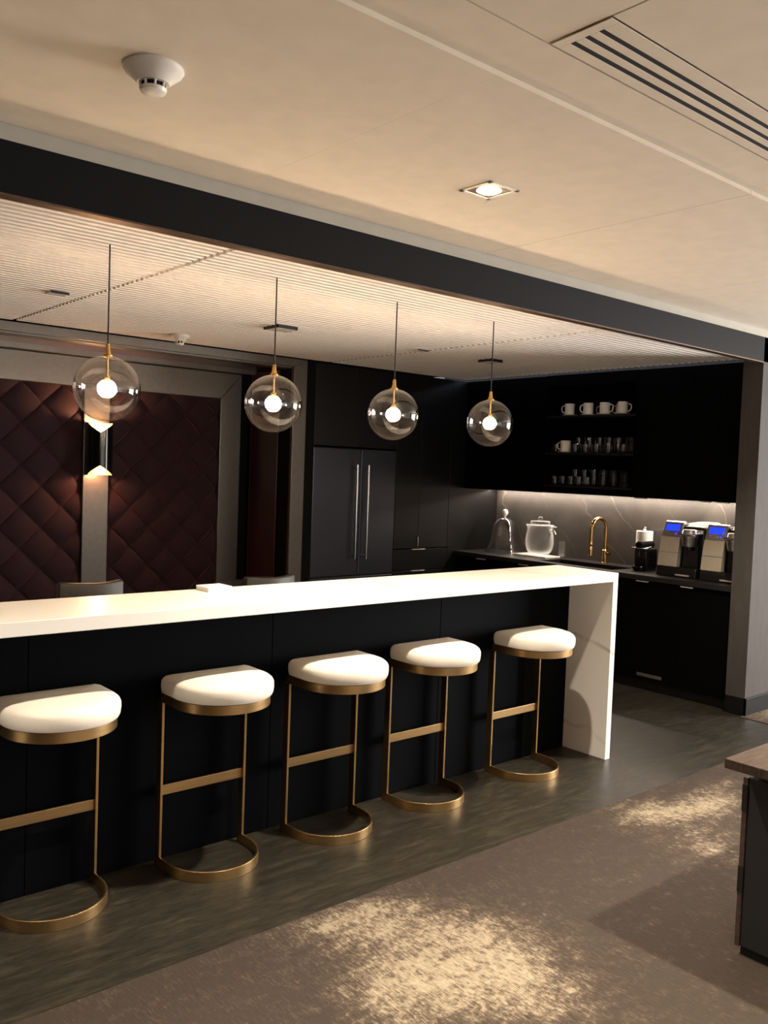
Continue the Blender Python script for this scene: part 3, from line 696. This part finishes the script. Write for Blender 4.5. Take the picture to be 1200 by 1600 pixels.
MB().lathe([(.0, .266), (.086, .266), (.088, .300), (.080, .306), (.014, .308), (.020, .322), (.020, .338), (.012, .344), (0, .345)], (0, 0, 0), 40, caps=False).build('lid', frost_g, t, smooth=True, angle=40)
MB().tube([(.0, -.112, .225), (0, -.165, .225)], .010, 12).tube([(0, -.150, .225), (0, -.150, .258)], .006, 10).tube([(0, -.135, .258), (0, -.185, .262)], .006, 10).tube([(0, -.162, .225), (-.01, -.185, .200)], .008, 10).build('tap', chrome_m, t, smooth=True, label='chrome tap')
t = thing('sign_holder', 'small clear upright acrylic holder beside the glass jar', 'sign holder', (2.06, 2.02, ZW))
box('upright', clear_g, -.006, .006, -.035, .035, .004, .15, t); box('foot', clear_g, -.04, .02, -.035, .035, 0, .004, t)

t = thing('faucet', 'gold gooseneck kitchen faucet behind the black sink', 'faucet', (2.05, 1.555, ZW))
arc = [(0, 0, .10), (0, 0, .285)] + [(-.1 + .1 * math.cos(a), 0, .285 + .1 * math.sin(a)) for a in [PI * k / 16 for k in range(1, 17)]] + [(-.2, 0, .20)]
MB().tube(arc, .0150, 14).build('neck', gold_m, t, smooth=True)
MB().lathe([(0, 0), (.028, 0), (.028, .008), (.021, .012), (.021, .115), (.016, .120), (0, .120)], (0, 0, 0), 28).build('base', gold_m, t, smooth=True)
MB().lathe([(0, .065), (.019, .065), (.020, .07), (.0165, .150), (.0145, .155), (.0175, .160), (.0175, .175), (.0145, .180), (.0140, .205), (0, .205)], (-.2, 0, 0), 24).build('spray_head', gold_m, t, smooth=True)
MB().tube([(0, 0, .085), (0, -.048, .085)], .015, 14).tube([(0, -.040, .09), (-.004, -.050, .15)], [.005, .0035], 10).build('handle', gold_m, t, smooth=True)
t = thing('paper_towel_holder', 'white paper towel roll on a chrome stand behind the pod machine', 'paper towels', (2.045, 1.172, ZW))
MB().lathe([(0, 0), (.078, 0), (.078, .008), (0, .010)], (0, 0, 0), 32).tube([(0, 0, .008), (0, 0, .325)], .006, 10).lathe([(0, .31), (.012, .315), (.017, .328), (.013, .342), (0, .346)], (0, 0, 0), 20).build('stand', chrome_m, t, smooth=True, label='chrome stand')
MB().lathe([(.02, .012), (.066, .012), (.066, .305), (.02, .305), (.02, .012)], (0, 0, 0), 40, caps=False).build('paper_roll', paper_m, t, smooth=True)

# ---- small pod machine (front faces -x)
t = thing('pod_coffee_machine', 'small black pod coffee machine beside the silver brewers', 'coffee machine', (1.80, 1.075, ZW))
MB().prism([(.06, .0), (.20, .0), (.20, .175), (.05, .175), (.045, .10), (.055, .04)], 'y', -.055, .055).build('body', black_p, t, bevel=.006)
b = MB()
for k in range(9): b.box(.085, .198, -.060, -.0555, .03 + k * .015, .038 + k * .015)
b.build('side_ribs', black_g, t)
MB().lathe([(0, 0), (.028, .002), (.046, .016), (.052, .036), (.050, .038), (0, .030)], (.020, .0, .0), 28, caps=False).build('drip_cup', black_g, t, smooth=True)
MB().tube([(.02, 0, .205), (.20, 0, .205)], .030, 20).tube([(.012, 0, .205), (.02, 0, .205)], .022, 20).build('brew_unit', black_g, t, smooth=True)
MB().tube([(.025, .062, .178), (.012, .03, .180), (.012, -.03, .180), (.03, -.062, .182), (.10, -.062, .192)], .006, 10).build('lever', chrome_m, t, smooth=True, label='chrome lever')
MB().tube([(.035, 0, .12), (.035, 0, .16)], .013, 12).tube([(.035, 0, .14), (.07, 0, .15)], .012, 10).build('spout', black_g, t, smooth=True)

# ---- two large brewers (front faces -x; +y is the viewer's left)
def brewer():
    t = thing('coffee_brewer', '', 'coffee machine', (0, 0, 0), 0, 'silver coffee brewers with blue screens')
    MB().prism([(.0, 0), (.36, 0), (.36, .075), (.012, .075), (.0, .055)], 'y', -.165, .165).build('base', black_p, t, bevel=.006)
    box('drip_tray_handle', pull_m, -.010, .004, -.115, .0, .012, .024, t, .003, 'chrome drip tray handle')
    MB().prism([(.10, .075), (.36, .075), (.36, .385), (.10, .385)], 'y', -.165, .0).prism([(.06, .075), (.36, .075), (.36, .40), (.10, .40)], 'y', .0, .163).build('housing', black_p, t, bevel=.01)
    # silver front of the water side
    prof = [(.012, .075), (.020, .15), (.032, .22), (.05, .30)]
    MB().prism(prof + [(.075, .30), (.065, .075)], 'y', .005, .166).build('front_panel', silver_p, t, bevel=.003, label='warm silver front panel')
    MB().prism([(.0235, .180), (.0265, .183), (.04, .183), (.04, .180)], 'y', .0045, .1665).build('panel_seam', slotm, t)
    ctl = MB().prism([(.050, .302), (.098, .410), (.13, .418), (.13, .302)], 'y', .005, .166).build('control_head', steel_m, t, bevel=.004, label='grey metal control head')
    sl = Vector((.048, 0, .108)).normalized(); nrm = Vector((-sl.z, 0, sl.x))
    def onface(y0, y1, s0, s1, o):
        P = Vector((.050, 0, .302)); q = []
        for s_ in (s0, s1):
            for off in (o, o + .003): v_ = P + sl * s_ + nrm * off; q.append((v_.x, v_.z))
        return [q[0], q[1], q[3], q[2]], y0, y1
    q, y0, y1 = onface(.030, .142, .048, .098, .0); MB().prism(q, 'y', y0, y1).build('display', blue_e, ctl, label='glowing blue display')
    for k in range(4):
        q, y0, y1 = onface(.040 + k * .030, .052 + k * .030, .018, .030, .0); MB().prism(q, 'y', y0, y1).build('button', chrome_m if k else blue_e, ctl)
    # chrome lid sweeping down to the brew head, LED glare painted in its colour
    MB().prism([(.05, .328), (.17, .408), (.34, .416), (.36, .395), (.36, .33)], 'y', -.155, .0).build('lid', lid_m, t, bevel=.008, label='bright silver lid')
    h = MB().lathe([(0, .235), (.048, .235), (.052, .245), (.060, .300), (.064, .306), (.064, .312), (.058, .320), (.056, .352), (.048, .362), (0, .364)], (.055, -.072, 0), 36, caps=False).build('brew_head', steel_m, t, smooth=True, angle=35, label='round steel brew head')
    MB().tube([(.005, -.015, .325), (-.012, -.072, .322), (.005, -.135, .328), (.08, -.158, .335)], .007, 10).build('head_handle', chrome_m, t, smooth=True)
    MB().lathe([(0, .205), (.022, .205), (.030, .236), (0, .236)], (.055, -.072, 0), 24, caps=False).build('nozzle', black_p, t, smooth=True)
    MB().prism([(.075, .075), (.101, .075), (.101, .30), (.075, .24)], 'y', -.135, -.012).build('cup_recess', black_g, t)
    return t
br0 = brewer(); br0.location = (1.735, .69, ZW); br0['label'] = 'left one of the two big silver coffee brewers, beside the pod machine'
again(br0, (1.735, .330, ZW), 'right one of the two big silver coffee brewers, against the wall end')

# ================================================================== SIDE TABLE at the right edge
t = thing('credenza', 'dark credenza with walnut top at the right edge', 'credenza', (0, 0, 0))
box('top', walnut_m, -1.522, -.55, -2.35, -1.488, .667, .70, t, .003, 'walnut top')
box('neck', black_p, -1.36, -.70, -2.25, -1.53, .615, .667, t)
box('side_panel', tabledark_m, -1.400, -1.38, -2.30, -1.512, .035, .615, t, .006)
box('body', tabledark_m, -1.38, -.68, -2.30, -1.50, .035, .612, t)
box('plinth', black_p, -1.385, -.70, -2.28, -1.51, .004, .035, t)
b = MB(); b.box(-1.402, -1.381, -1.512, -1.496, .035, .615); b.build('edge_strip', walnut_m, t, label='walnut edge strip')
for z in (.50, .22): box('hinge_plate', black_p, -1.4035, -1.3815, -1.5135, -1.4945, z, z + .09, t)
